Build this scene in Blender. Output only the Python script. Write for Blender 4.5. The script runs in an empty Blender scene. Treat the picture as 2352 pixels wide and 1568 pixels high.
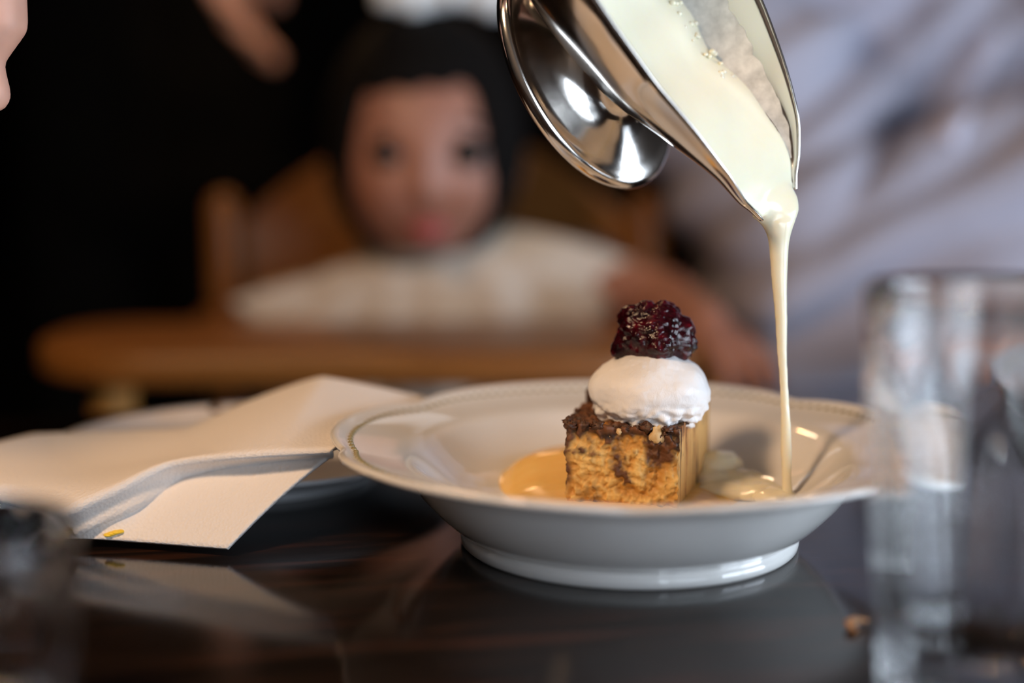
import bpy, bmesh, math, random
import numpy as np
from mathutils import Vector, Matrix, noise
random.seed(7)
S = bpy.context.scene
COL = S.collection
PI = math.pi

# ------------------------------------------------------------------ camera, world, light, exposure
CAM = np.array([-0.0447, -0.5318, 0.1514]); PITCH = math.radians(8.0); FPX = 3267.0
cam = bpy.data.cameras.new('camera'); camo = bpy.data.objects.new('camera', cam); COL.objects.link(camo)
camo.location = CAM; camo.rotation_euler = (PI/2 - PITCH, 0, 0)
cam.sensor_width = 36; cam.lens = 50.0; cam.clip_start = 0.02; cam.clip_end = 50
cam.dof.use_dof = True; cam.dof.focus_distance = 0.525; cam.dof.aperture_fstop = 2.2
S.camera = camo
w = bpy.data.worlds.new('world'); S.world = w; w.use_nodes = True
w.node_tree.nodes['Background'].inputs[0].default_value = (0.62, 0.75, 1.0, 1)
w.node_tree.nodes['Background'].inputs[1].default_value = 0.6
S.view_settings.view_transform = 'Standard'; S.view_settings.look = 'None'
S.view_settings.exposure = 0.38; S.view_settings.gamma = 1.0; S.view_settings.use_curve_mapping = False
try:
    S.cycles.use_denoising = True
    S.cycles.max_bounces = 10; S.cycles.transmission_bounces = 10; S.cycles.glossy_bounces = 6
    S.cycles.sample_clamp_indirect = 6.0
except Exception:
    pass

def area(name, loc, target, sx, sy, power, color):
    l = bpy.data.lights.new(name, 'AREA'); l.shape = 'RECTANGLE'; l.size = sx; l.size_y = sy
    l.energy = power; l.color = color
    o = bpy.data.objects.new(name, l); COL.objects.link(o); o.location = loc
    o.rotation_euler = (Vector(target) - Vector(loc)).to_track_quat('-Z', 'Y').to_euler()
    return o
# daylight that falls in through the two windows (behind the camera on the right, and in the right wall)
area('window_daylight', (0.72, -1.19, -0.12), (0.72, 0.0, -0.12), 0.86, 1.15, 17, (0.78, 0.88, 1.0))
area('side_window_daylight', (1.39, -0.42, -0.12), (0.0, -0.42, -0.12), 0.95, 1.15, 39, (0.75, 0.86, 1.0))

def W(px, py, Y):
    """point of the room seen at photo pixel px,py on the vertical plane y = Y"""
    u, v = (px - 1176) / FPX, (784 - py) / FPX
    s, c = math.sin(PITCH), math.cos(PITCH)
    d = np.array([u, c + v * s, -s + v * c])
    return CAM + d * ((Y - CAM[1]) / d[1])
def Wz(px, py, z):
    u, v = (px - 1176) / FPX, (784 - py) / FPX
    s, c = math.sin(PITCH), math.cos(PITCH)
    d = np.array([u, c + v * s, -s + v * c])
    return CAM + d * ((z - CAM[2]) / d[2])

# ------------------------------------------------------------------ materials
def new_mat(name):
    m = bpy.data.materials.new(name); m.use_nodes = True
    nt = m.node_tree; b = nt.nodes['Principled BSDF']
    return m, nt, b
def setb(b, **k):
    for n, v in k.items():
        n = n.replace('_', ' ')
        if n in b.inputs:
            b.inputs[n].default_value = (*v, 1) if isinstance(v, tuple) and len(v) == 3 and b.inputs[n].type == 'RGBA' else v
def add_noise(nt, scale=(1, 1, 1), nscale=5, detail=5, rough=0.6, coord='Object', dist=0.0):
    tc = nt.nodes.new('ShaderNodeTexCoord'); mp = nt.nodes.new('ShaderNodeMapping'); n = nt.nodes.new('ShaderNodeTexNoise')
    mp.inputs['Scale'].default_value = scale
    n.inputs['Scale'].default_value = nscale; n.inputs['Detail'].default_value = detail; n.inputs['Roughness'].default_value = rough
    n.inputs['Distortion'].default_value = dist
    nt.links.new(tc.outputs[coord], mp.inputs[0]); nt.links.new(mp.outputs[0], n.inputs['Vector'])
    return n
def ramp(nt, src, stops):
    r = nt.nodes.new('ShaderNodeValToRGB')
    while len(r.color_ramp.elements) < len(stops): r.color_ramp.elements.new(0.5)
    for e, (p, c) in zip(r.color_ramp.elements, stops):
        e.position = p; e.color = (*c, 1)
    nt.links.new(src, r.inputs[0]); return r
def bump(nt, b, src, strength, dist):
    bp = nt.nodes.new('ShaderNodeBump'); bp.inputs['Strength'].default_value = strength; bp.inputs['Distance'].default_value = dist
    nt.links.new(src, bp.inputs['Height']); nt.links.new(bp.outputs[0], b.inputs['Normal']); return bp
def noisy(name, c0, c1, rough=0.5, nscale=20, scale=(1, 1, 1), bstr=0.0, bdist=0.001, detail=5, **k):
    m, nt, b = new_mat(name); setb(b, Roughness=rough, **k)
    n = add_noise(nt, scale, nscale, detail)
    r = ramp(nt, n.outputs[0], [(0.3, c0), (0.7, c1)])
    nt.links.new(r.outputs[0], b.inputs['Base Color'])
    if bstr: bump(nt, b, n.outputs[0], bstr, bdist)
    return m
def vcol(name, rough=0.6, bscale=900, bstr=0.3, bdist=0.0006, **k):
    m, nt, b = new_mat(name); setb(b, Roughness=rough, **k)
    a = nt.nodes.new('ShaderNodeAttribute'); a.attribute_name = 'Col'
    nt.links.new(a.outputs['Color'], b.inputs['Base Color'])
    n = add_noise(nt, (1, 1, 1), bscale, 4); bump(nt, b, n.outputs[0], bstr, bdist)
    return m
M = {}
# dark lacquered table wood, grain along x
m, nt, b = new_mat('table_wood'); setb(b, Roughness=0.10, Specular_IOR_Level=0.30)
n = add_noise(nt, (1.2, 14, 14), 9, 8, 0.65, dist=0.6)
r = ramp(nt, n.outputs[0], [(0.25, (0.0035, 0.0025, 0.002)), (0.52, (0.010, 0.006, 0.0045)), (0.74, (0.055, 0.020, 0.010))])
nt.links.new(r.outputs[0], b.inputs['Base Color'])
n2 = add_noise(nt, (1.5, 30, 30), 30, 4, 0.6)
bump(nt, b, n2.outputs[0], 0.05, 0.0003)
M['table'] = m
def wood(name, c0, c1, rough=0.35, scale=(1.5, 12, 12)):
    m, nt, b = new_mat(name); setb(b, Roughness=rough)
    n = add_noise(nt, scale, 10, 6, 0.6, dist=0.5)
    r = ramp(nt, n.outputs[0], [(0.3, c0), (0.7, c1)]); nt.links.new(r.outputs[0], b.inputs['Base Color'])
    bump(nt, b, n.outputs[0], 0.1, 0.001); return m
M['chair_wood'] = wood('chair_wood', (0.21, 0.076, 0.014), (0.31, 0.125, 0.028))
M['chair_wood_v'] = wood('chair_wood_upright', (0.21, 0.076, 0.014), (0.31, 0.125, 0.028), scale=(12, 12, 1.5))
M['post'] = wood('warm_lit_post', (0.30, 0.11, 0.012), (0.62, 0.28, 0.05), 0.6, scale=(40, 40, 60))  # front posts: warm light painted into the wood colour
M['floor'] = wood('floor_wood', (0.02, 0.012, 0.008), (0.05, 0.028, 0.016), 0.4)
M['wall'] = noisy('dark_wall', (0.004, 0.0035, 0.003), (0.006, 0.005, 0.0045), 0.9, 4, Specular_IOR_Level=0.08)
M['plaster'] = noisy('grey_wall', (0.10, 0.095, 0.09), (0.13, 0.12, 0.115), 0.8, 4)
M['porcelain'] = noisy('porcelain', (0.80, 0.795, 0.775), (0.83, 0.825, 0.80), 0.07, 12, Coat_Weight=0.4, Coat_Roughness=0.03)
M['bead'] = noisy('olive_bead', (0.20, 0.16, 0.07), (0.30, 0.25, 0.13), 0.15, 300)
M['blue_porcelain'] = noisy('cool_porcelain', (0.74, 0.77, 0.80), (0.78, 0.80, 0.83), 0.3, 12, Specular_IOR_Level=0.35)
m, nt, b = new_mat('polished_steel'); setb(b, Metallic=1.0, Roughness=0.13, Base_Color=(0.70, 0.67, 0.63))
n = add_noise(nt, (1, 1, 1), 60, 3); rr = ramp(nt, n.outputs[0], [(0.3, (0.09, 0.09, 0.09)), (0.7, (0.16, 0.16, 0.16))])
nt.links.new(rr.outputs[0], b.inputs['Roughness']); M['steel'] = m
# cream
m, nt, b = new_mat('pouring_cream'); setb(b, Roughness=0.16, Subsurface_Weight=0.35, Subsurface_Radius=(0.008, 0.006, 0.003), Subsurface_Scale=0.4)
n = add_noise(nt, (1, 1, 1), 60, 3); rr = ramp(nt, n.outputs[0], [(0.3, (0.82, 0.77, 0.58)), (0.7, (0.84, 0.80, 0.62))])
nt.links.new(rr.outputs[0], b.inputs['Base Color']); M['cream'] = m
M['film'] = noisy('milky_film', (0.42, 0.42, 0.40), (0.72, 0.72, 0.68), 0.28, 160, bstr=0.4, bdist=0.0006)
M['custard'] = noisy('custard', (0.84, 0.52, 0.16), (0.88, 0.60, 0.22), 0.22, 80, (1, 5, 1), 0.08, 0.001, Subsurface_Weight=0.25, Subsurface_Radius=(0.006, 0.004, 0.002), Subsurface_Scale=0.4)
m, nt, b = new_mat('whipped_cream'); setb(b, Roughness=0.42, Base_Color=(0.90, 0.90, 0.90), Subsurface_Weight=0.3, Subsurface_Radius=(0.004, 0.004, 0.004), Subsurface_Scale=0.3)
n = add_noise(nt, (1.4, 1.4, 0.8), 260, 6, 0.65, dist=1.2); bump(nt, b, n.outputs[0], 0.40, 0.0009); M['whip'] = m
m, nt, b = new_mat('berry_jam'); setb(b, Roughness=0.07, Specular_IOR_Level=0.4, Subsurface_Weight=0.2, Subsurface_Radius=(0.003, 0.0006, 0.0006), Subsurface_Scale=0.5)
n = add_noise(nt, (1, 1, 1), 240, 4); rr = ramp(nt, n.outputs[0], [(0.38, (0.008, 0.001, 0.002)), (0.58, (0.040, 0.002, 0.006)), (0.8, (0.16, 0.006, 0.014))])
nt.links.new(rr.outputs[0], b.inputs['Base Color'])
n2 = add_noise(nt, (1, 1, 1), 700, 4); bump(nt, b, n2.outputs[0], 0.35, 0.0008); M['berry'] = m
M['berry_dark'] = noisy('berry_dark', (0.004, 0.001, 0.002), (0.03, 0.002, 0.006), 0.06, 500, Coat_Weight=0.6)
M['cake'] = vcol('cake_crumb', 0.55, 900, 0.35, 0.0006)
M['cake_crust'] = noisy('cake_crust', (0.014, 0.006, 0.003), (0.12, 0.042, 0.014), 0.42, 700, bstr=0.5, bdist=0.0008)
M['nut'] = noisy('pale_nut', (0.66, 0.42, 0.18), (0.78, 0.58, 0.30), 0.5, 500, bstr=0.3)
# paper napkin with fine embossing
m, nt, b = new_mat('napkin_paper'); setb(b, Roughness=0.85, Base_Color=(0.80, 0.77, 0.745))
tc = nt.nodes.new('ShaderNodeTexCoord'); mp = nt.nodes.new('ShaderNodeMapping'); mp.inputs['Rotation'].default_value = (0, 0, 0.5)
v = nt.nodes.new('ShaderNodeTexVoronoi'); v.inputs['Scale'].default_value = 750
nt.links.new(tc.outputs['Object'], mp.inputs[0]); nt.links.new(mp.outputs[0], v.inputs['Vector'])
bump(nt, b, v.outputs['Distance'], 0.5, 0.0006); M['napkin'] = m
M['stain'] = noisy('yellow_stain', (0.90, 0.60, 0.02), (0.92, 0.66, 0.05), 0.4, 300)
m, nt, b = new_mat('clear_glass'); setb(b, Roughness=0.01, Transmission_Weight=1.0, IOR=1.46, Base_Color=(0.97, 0.98, 0.98)); 
n = add_noise(nt, (1, 1, 1), 30, 2); bump(nt, b, n.outputs[0], 0.05, 0.001); M['glass'] = m
M['skin'] = noisy('light_skin', (0.62, 0.34, 0.25), (0.70, 0.40, 0.30), 0.5, 40, Subsurface_Weight=0.15, Subsurface_Radius=(0.01, 0.004, 0.002), Subsurface_Scale=0.5)
M['child_skin'] = noisy('child_skin', (0.34, 0.15, 0.10), (0.39, 0.18, 0.12), 0.5, 40, Subsurface_Weight=0.15, Subsurface_Radius=(0.01, 0.004, 0.002), Subsurface_Scale=0.5)
M['lip'] = noisy('lip', (0.36, 0.07, 0.075), (0.42, 0.09, 0.09), 0.4, 80)
M['eye'] = noisy('dark_iris', (0.008, 0.006, 0.006), (0.02, 0.013, 0.01), 0.1, 60)
M['eyewhite'] = noisy('eye_white', (0.30, 0.27, 0.26), (0.34, 0.31, 0.30), 0.2, 60)
M['hair'] = noisy('black_hair', (0.002, 0.0015, 0.0015), (0.005, 0.004, 0.0035), 0.85, 120, (6, 6, 1), 0.3, 0.002, Specular_IOR_Level=0.15)
M['bow'] = noisy('white_cloth', (0.74, 0.78, 0.80), (0.80, 0.84, 0.85), 0.9, 40)
M['bib'] = noisy('cream_cloth', (0.44, 0.32, 0.20), (0.64, 0.585, 0.52), 0.9, 26, bstr=0.2)
M['trim'] = noisy('grey_green_cloth', (0.14, 0.13, 0.11), (0.20, 0.19, 0.16), 0.9, 60)
M['navy'] = noisy('dark_navy_cloth', (0.02, 0.025, 0.032), (0.035, 0.042, 0.05), 0.9, 40)
M['black_cloth'] = noisy('black_cloth', (0.003, 0.003, 0.003), (0.006, 0.006, 0.006), 0.95, 40, Specular_IOR_Level=0.05)
M['shirt'] = noisy('lavender_shirt', (0.36, 0.36, 0.445), (0.40, 0.40, 0.485), 0.9, 7)
M['placket'] = noisy('lit_placket', (0.55, 0.56, 0.70), (0.60, 0.61, 0.74), 0.9, 60)  # paler than the shirt, the strip's bright lit edge is painted in
M['denim'] = noisy('blue_cloth', (0.10, 0.17, 0.34), (0.14, 0.22, 0.42), 0.9, 60)
M['brass'] = noisy('lamp_metal', (0.10, 0.07, 0.03), (0.14, 0.10, 0.05), 0.35, 40, Metallic=1.0)
m, nt, b = new_mat('lamp_bulb'); setb(b, Base_Color=(1, 0.6, 0.25), Emission_Color=(1.0, 0.45, 0.12), Emission_Strength=60.0); M['bulb'] = m
M['crumb'] = noisy('brown_crumb', (0.28, 0.13, 0.05), (0.46, 0.26, 0.12), 0.6, 600, bstr=0.3)

# ------------------------------------------------------------------ object helpers
ORG = {}
def tag(o, label=None, cat=None, group=None, kind=None):
    if label: o['label'] = label
    if cat: o['category'] = cat
    if group: o['group'] = group
    if kind: o['kind'] = kind
    return o
def thing(name, label, cat, loc=(0, 0, 0), group=None):
    o = bpy.data.objects.new(name, None); COL.objects.link(o); o.location = loc; o.empty_display_size = 0.02
    ORG[o.name] = np.array(loc, float); return tag(o, label, cat, group)
def mesh_obj(name, verts, faces, mat, parent=None, smooth=True, origin=None, cols=None):
    """verts in room coordinates; the object's origin sits at origin or at its parent's"""
    base = np.array(origin if origin is not None else (ORG[parent.name] if parent is not None else (0, 0, 0)), float)
    V = np.asarray(verts, float) - base
    me = bpy.data.meshes.new(name); me.from_pydata(V.tolist(), [], [list(map(int, f)) for f in faces]); me.update()
    bm = bmesh.new(); bm.from_mesh(me); bmesh.ops.recalc_face_normals(bm, faces=bm.faces); bm.to_mesh(me); bm.free()
    if smooth: me.polygons.foreach_set('use_smooth', [True] * len(me.polygons))
    if cols is not None:
        a = me.color_attributes.new('Col', 'FLOAT_COLOR', 'POINT')
        c4 = np.ones((len(V), 4)); c4[:, :3] = cols; a.data.foreach_set('color', c4.ravel())
    me.materials.append(mat)
    o = bpy.data.objects.new(name, me); COL.objects.link(o)
    if parent is not None:
        o.parent = parent; o.location = base - ORG[parent.name]
    else:
        o.location = base
    ORG[o.name] = base; return o
class MB:
    def __init__(s): s.v = []; s.f = []
    def add(s, V, F):
        k = len(s.v); s.v.extend([tuple(p) for p in V]); s.f.extend([tuple(i + k for i in f) for f in F]); return s
    def box(s, lo, hi, M=None):
        x0, y0, z0 = lo; x1, y1, z1 = hi
        V = [(x0, y0, z0), (x1, y0, z0), (x1, y1, z0), (x0, y1, z0), (x0, y0, z1), (x1, y0, z1), (x1, y1, z1), (x0, y1, z1)]
        if M is not None: V = [tuple(M @ Vector(p)) for p in V]
        return s.add(V, [(0, 3, 2, 1), (4, 5, 6, 7), (0, 1, 5, 4), (1, 2, 6, 5), (2, 3, 7, 6), (3, 0, 4, 7)])
    def tube(s, pts, rad, seg=16, cap=True):
        P = [Vector(p) for p in pts]; n = len(P)
        R = list(rad) if hasattr(rad, '__len__') else [rad] * n
        # rounded ends
        if cap:
            d0 = (P[0] - P[1]).normalized(); d1 = (P[-1] - P[-2]).normalized()
            pre = [(P[0] + d0 * R[0] * math.sin(a), R[0] * math.cos(a)) for a in (1.45, 1.0, 0.5)]
            post = [(P[-1] + d1 * R[-1] * math.sin(a), R[-1] * math.cos(a)) for a in (0.5, 1.0, 1.45)]
            P = [p for p, _ in pre] + P + [p for p, _ in post]; R = [r for _, r in pre] + R + [r for _, r in post]; n = len(P)
        t = (P[1] - P[0]).normalized(); u = t.orthogonal().normalized(); V = []
        for i in range(n):
            tn = ((P[min(i + 1, n - 1)] - P[max(i - 1, 0)])).normalized()
            u = (u - tn * u.dot(tn)).normalized(); q = tn.cross(u)
            for k in range(seg):
                a = 2 * PI * k / seg; V.append(tuple(P[i] + (u * math.cos(a) + q * math.sin(a)) * R[i]))
        F = [(i * seg + k, i * seg + (k + 1) % seg, (i + 1) * seg + (k + 1) % seg, (i + 1) * seg + k) for i in range(n - 1) for k in range(seg)]
        F += [tuple(range(seg))[::-1], tuple((n - 1) * seg + k for k in range(seg))]
        return s.add(V, F)
    def ell(s, c, r, nu=24, nv=16, fn=None):
        V = [];
        for j in range(nv + 1):
            ph = -PI / 2 + PI * j / nv
            for i in range(nu):
                a = 2 * PI * i / nu; d = np.array([math.cos(ph) * math.cos(a), math.cos(ph) * math.sin(a), math.sin(ph)])
                p = np.array(c) + d * np.array(r)
                if fn: p = fn(p, d)
                V.append(tuple(p))
        F = [(j * nu + i, j * nu + (i + 1) % nu, (j + 1) * nu + (i + 1) % nu, (j + 1) * nu + i) for j in range(nv) for i in range(nu)]
        return s.add(V, F)
    def lathe(s, prof, seg=64, c=(0, 0, 0), fn=None):
        V = []
        for r, z in prof:
            for k in range(seg):
                a = 2 * PI * k / seg; p = (r * math.cos(a), r * math.sin(a), z)
                if fn: p = fn(p, r, a)
                V.append((p[0] + c[0], p[1] + c[1], p[2] + c[2]))
        F = [(i * seg + k, i * seg + (k + 1) % seg, (i + 1) * seg + (k + 1) % seg, (i + 1) * seg + k) for i in range(len(prof) - 1) for k in range(seg)]
        return s.add(V, F)
    def build(s, name, mat, parent=None, smooth=True, origin=None): return mesh_obj(name, s.v, s.f, mat, parent, smooth, origin)
def grid_faces(nu, nv, closed=False):
    F = []
    for j in range(nv - 1):
        for i in range(nu if closed else nu - 1):
            a = j * nu + i; b2 = j * nu + (i + 1) % nu; F.append((a, b2, b2 + nu, a + nu))
    return F
def interp(x, xs, ys):
    """monotone cubic through the points"""
    xs = np.array(xs, float); ys = np.array(ys, float); h = np.diff(xs); d = np.diff(ys) / h
    m = np.zeros(len(xs)); m[0] = d[0]; m[-1] = d[-1]
    for i in range(1, len(xs) - 1):
        m[i] = 0 if d[i - 1] * d[i] <= 0 else 2 * d[i - 1] * d[i] / (d[i - 1] + d[i])
    x = np.clip(np.asarray(x, float), xs[0], xs[-1]); i = np.clip(np.searchsorted(xs, x) - 1, 0, len(h) - 1)
    t = (x - xs[i]) / h[i]
    return ys[i] * (1 + 2 * t) * (1 - t) ** 2 + m[i] * h[i] * t * (1 - t) ** 2 + ys[i + 1] * t * t * (3 - 2 * t) + m[i + 1] * h[i] * t * t * (t - 1)
def bake(o, voxel=None, smooth=0, solid=None, bevel=None, sub=0):
    """apply modifiers so the object carries its final mesh"""
    if solid: md = o.modifiers.new('s', 'SOLIDIFY'); md.thickness = solid; md.offset = -1
    if bevel: md = o.modifiers.new('b', 'BEVEL'); md.width = bevel; md.segments = 3; md.limit_method = 'ANGLE'
    if voxel: md = o.modifiers.new('r', 'REMESH'); md.mode = 'VOXEL'; md.voxel_size = voxel; md.use_smooth_shade = True
    if smooth: md = o.modifiers.new('m', 'SMOOTH'); md.iterations = smooth; md.factor = 0.5
    if sub: md = o.modifiers.new('u', 'SUBSURF'); md.levels = sub; md.render_levels = sub
    dg = bpy.context.evaluated_depsgraph_get(); dg.update()
    me = bpy.data.meshes.new_from_object(o.evaluated_get(dg)); old = o.data; o.modifiers.clear(); o.data = me
    bpy.data.meshes.remove(old); me.name = o.name
    if not me.materials: me.materials.append(None)
    return o
def wobble(o, amp, scale, stretch=(1, 1, 1), seed=0.0):
    """push the surface along its normals by smooth noise (cloth folds, lumps)"""
    n = len(o.data.vertices); co = np.zeros(n * 3, np.float32); no = np.zeros(n * 3, np.float32)
    o.data.vertices.foreach_get('co', co); o.data.vertices.foreach_get('normal', no)
    co = co.reshape(-1, 3); no = no.reshape(-1, 3)
    q = (co * np.array(stretch) * scale + np.array([seed, seed * 2, -seed])).tolist()
    k = np.array([noise.noise(p) for p in q]) * amp
    o.data.vertices.foreach_set('co', (co + no * k[:, None]).astype(np.float32).ravel()); o.data.update()
def nz(p, s, o=0.0): return noise.noise(Vector((p[0] * s + o, p[1] * s - o, p[2] * s + 2 * o)))

# ------------------------------------------------------------------ the room
def struct(mb, name, mat, smooth=False): return tag(mb.build(name, mat, None, smooth), kind='structure')
X0, X1, Y0, Y1, Z0, Z1 = -2.4, 1.3, -1.1, 2.9, -0.75, 1.85
struct(MB().box((X0 - .1, Y0 - .1, Z0 - .1), (X1 + .1, Y1 + .1, Z0)), 'floor', M['floor'])
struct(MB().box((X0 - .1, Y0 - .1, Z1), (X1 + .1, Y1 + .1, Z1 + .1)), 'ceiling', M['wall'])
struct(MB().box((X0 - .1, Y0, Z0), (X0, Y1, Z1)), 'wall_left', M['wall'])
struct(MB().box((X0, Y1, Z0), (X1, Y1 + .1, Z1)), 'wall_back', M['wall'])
# right wall with a window
mb = MB(); wy0, wy1, wz0, wz1 = -0.92, 0.08, -0.71, 0.47
mb.box((X1, Y0, Z0), (X1 + .1, wy0, Z1)).box((X1, wy1, Z0), (X1 + .1, Y1, Z1)).box((X1, wy0, Z0), (X1 + .1, wy1, wz0)).box((X1, wy0, wz1), (X1 + .1, wy1, Z1))
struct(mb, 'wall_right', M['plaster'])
fx0, fx1, fz0, fz1 = 0.27, 1.17, -0.71, 0.47
mb = MB()
mb.box((X0, Y0 - .1, Z0), (fx0, Y0, Z1)).box((fx1, Y0 - .1, Z0), (X1, Y0, Z1)).box((fx0, Y0 - .1, Z0), (fx1, Y0, fz0)).box((fx0, Y0 - .1, fz1), (fx1, Y0, Z1))
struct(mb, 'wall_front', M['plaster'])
def window(name, lo, hi, axis):
    """frame bars and glass between two corners of a wall opening"""
    a = 0.03; mbf = MB()
    if axis == 'y':
        (x0, y, z0), (x1, _, z1) = lo, hi; xm = (x0 + x1) / 2
        for bx in ((x0, x0 + a), (x1 - a, x1), (xm - a / 2, xm + a / 2)): mbf.box((bx[0], y - .02, z0), (bx[1], y + .02, z1))
        for bz in ((z0, z0 + a), (z1 - a, z1)): mbf.box((x0, y - .02, bz[0]), (x1, y + .02, bz[1]))
    else:
        (x, y0, z0), (_, y1, z1) = lo, hi; ym = (y0 + y1) / 2
        for by in ((y0, y0 + a), (y1 - a, y1), (ym - a / 2, ym + a / 2)): mbf.box((x - .02, by[0], z0), (x + .02, by[1], z1))
        for bz in ((z0, z0 + a), (z1 - a, z1)): mbf.box((x - .02, y0, bz[0]), (x + .02, y1, bz[1]))
    return struct(mbf, name, M['table'])
window('window_1', (fx0, Y0 - .05, fz0), (fx1, Y0 - .05, fz1), 'y')
window('window_2', (X1 + .05, wy0, wz0), (X1 + .05, wy1, wz1), 'x')

# ------------------------------------------------------------------ table
RT = math.radians(12.0)
def box_obj(name, lo, hi, mat, parent, Mx=None, bevel=None, smooth=False):
    o = MB().box(lo, hi, Mx).build(name, mat, parent, smooth)
    if bevel: bake(o, bevel=bevel)
    return o
far = Vector((-0.345, 0.243, 0)); du = Vector((math.cos(RT), math.sin(RT), 0)); dv = Vector((-math.sin(RT), math.cos(RT), 0))
tc0 = far + du * 0.36 - dv * 0.42
table = thing('dining_table', 'dark lacquered wooden dining table carrying the dessert plate', 'table', (tc0.x, tc0.y, Z0))
table.rotation_euler.z = RT
TM = Matrix.Translation((tc0.x, tc0.y, Z0))
h = -Z0
box_obj('table_top', (-0.85, -0.42, h - 0.032), (0.85, 0.42, h), M['table'], table, TM, 0.004)
for (a0, a1) in (((-0.78, 0.33), (0.78, 0.35)), ((-0.78, -0.35), (0.78, -0.33))):
    box_obj('apron', (*a0, h - 0.11), (*a1, h - 0.032), M['table'], table, TM)
for (a0, a1) in (((-0.80, -0.33), (-0.78, 0.33)), ((0.78, -0.33), (0.80, 0.33))):
    box_obj('apron', (*a0, h - 0.11), (*a1, h - 0.032), M['table'], table, TM)
for sx in (-1, 1):
    for sy in (-1, 1):
        box_obj('leg', (sx * 0.77 - .03, sy * 0.34 - .03, 0), (sx * 0.77 + .03, sy * 0.34 + .03, h - 0.032), M['table'], table, TM, 0.004)

# ------------------------------------------------------------------ soup plate
CUSP = [44, 142, 192, 265, 340]
def scallop(deg):
    d = min(abs((deg - c + 180) % 360 - 180) for c in CUSP)
    return math.exp(-(d / 8.5) ** 1.3)
plate = thing('soup_plate', 'white porcelain soup plate with scalloped beaded rim in the centre of the table', 'plate', (0, 0, 0))
cm = 0.01
inner = [(0, 1.20), (2.5, 1.20), (4.8, 1.22), (5.8, 1.40), (6.6, 1.80), (7.3, 2.38), (7.9, 2.98), (8.25, 3.32), (8.55, 3.50), (9.0, 3.60), (9.6, 3.72), (10.2, 3.86), (10.75, 4.02), (10.95, 4.10), (11.15, 4.22), (11.32, 4.27), (11.46, 4.26)]
outer = [(11.52, 4.18), (11.48, 4.06), (11.3, 3.98), (10.9, 3.85), (10.6, 3.72), (10.0, 3.58), (9.5, 3.46), (9.05, 3.30), (8.8, 3.12), (8.5, 2.74), (8.0, 2.06), (7.4, 1.40), (6.9, 0.95), (6.5, 0.66), (6.32, 0.56), (6.30, 0.50), (6.42, 0.42), (6.46, 0.28), (6.44, 0.10), (6.36, 0.0), (6.2, 0.0), (6.08, 0.12), (6.0, 0.5), (5.0, 0.62), (0, 0.62)]
def plate_fn(p, r, a):
    k = scallop(math.degrees(a) % 360); t = max(0.0, min(1.0, (r / cm - 8.6) / 2.9))
    s = 1 - 0.048 * k * t * t
    return (p[0] * s, p[1] * s, p[2] - 0.0022 * k * t * t)
prof = [(r * cm, z * cm) for r, z in inner + outer]
body = MB().lathe(prof, 288, fn=plate_fn).build('porcelain_body', M['porcelain'], plate)
bd = MB().ell((0, 0, 0), (0.00150, 0.0012, 0.0009), 8, 5)
bead0 = bd.build('bead', M['bead'], plate); NBEAD = 150
for k in range(NBEAD):
    a = 2 * PI * k / NBEAD; o = bead0 if k == 0 else bead0.copy()
    if k: COL.objects.link(o)
    p = plate_fn((0.1068 * math.cos(a), 0.1068 * math.sin(a), 0.0400), 0.1068, a)
    o.location = p; o.rotation_euler.z = a + PI / 2

# ------------------------------------------------------------------ bread pudding slice
cake = thing('pudding_slice', 'slice of bread pudding with dark crust standing in the soup plate', 'cake', (0.003, 0.014, 0.0122))
CZ0 = 1.22
FL, FR, BR, BL = np.array([-2.45, -0.9]), np.array([1.70, -1.5]), np.array([3.55, 3.7]), np.array([-1.5, 3.9])
def foot(u, v): return (FL * (1 - u) + FR * u) * (1 - v) + (BL * (1 - u) + BR * u) * v
def topz(u, v): return 4.62 + 0.45 * u * v - 0.12 * (1 - v) * u + 0.06 * v
def mixc(a, b2, t): t = max(0.0, min(1.0, t)); return np.array(a) * (1 - t) + np.array(b2) * t
C_CRUMB, C_PALE, C_SWIRL, C_CRUST, C_SIDE, C_BURN = (0.58, 0.29, 0.06), (0.84, 0.55, 0.18), (0.12, 0.042, 0.012), (0.030, 0.012, 0.006), (0.72, 0.43, 0.15), (0.40, 0.12, 0.025)
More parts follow.
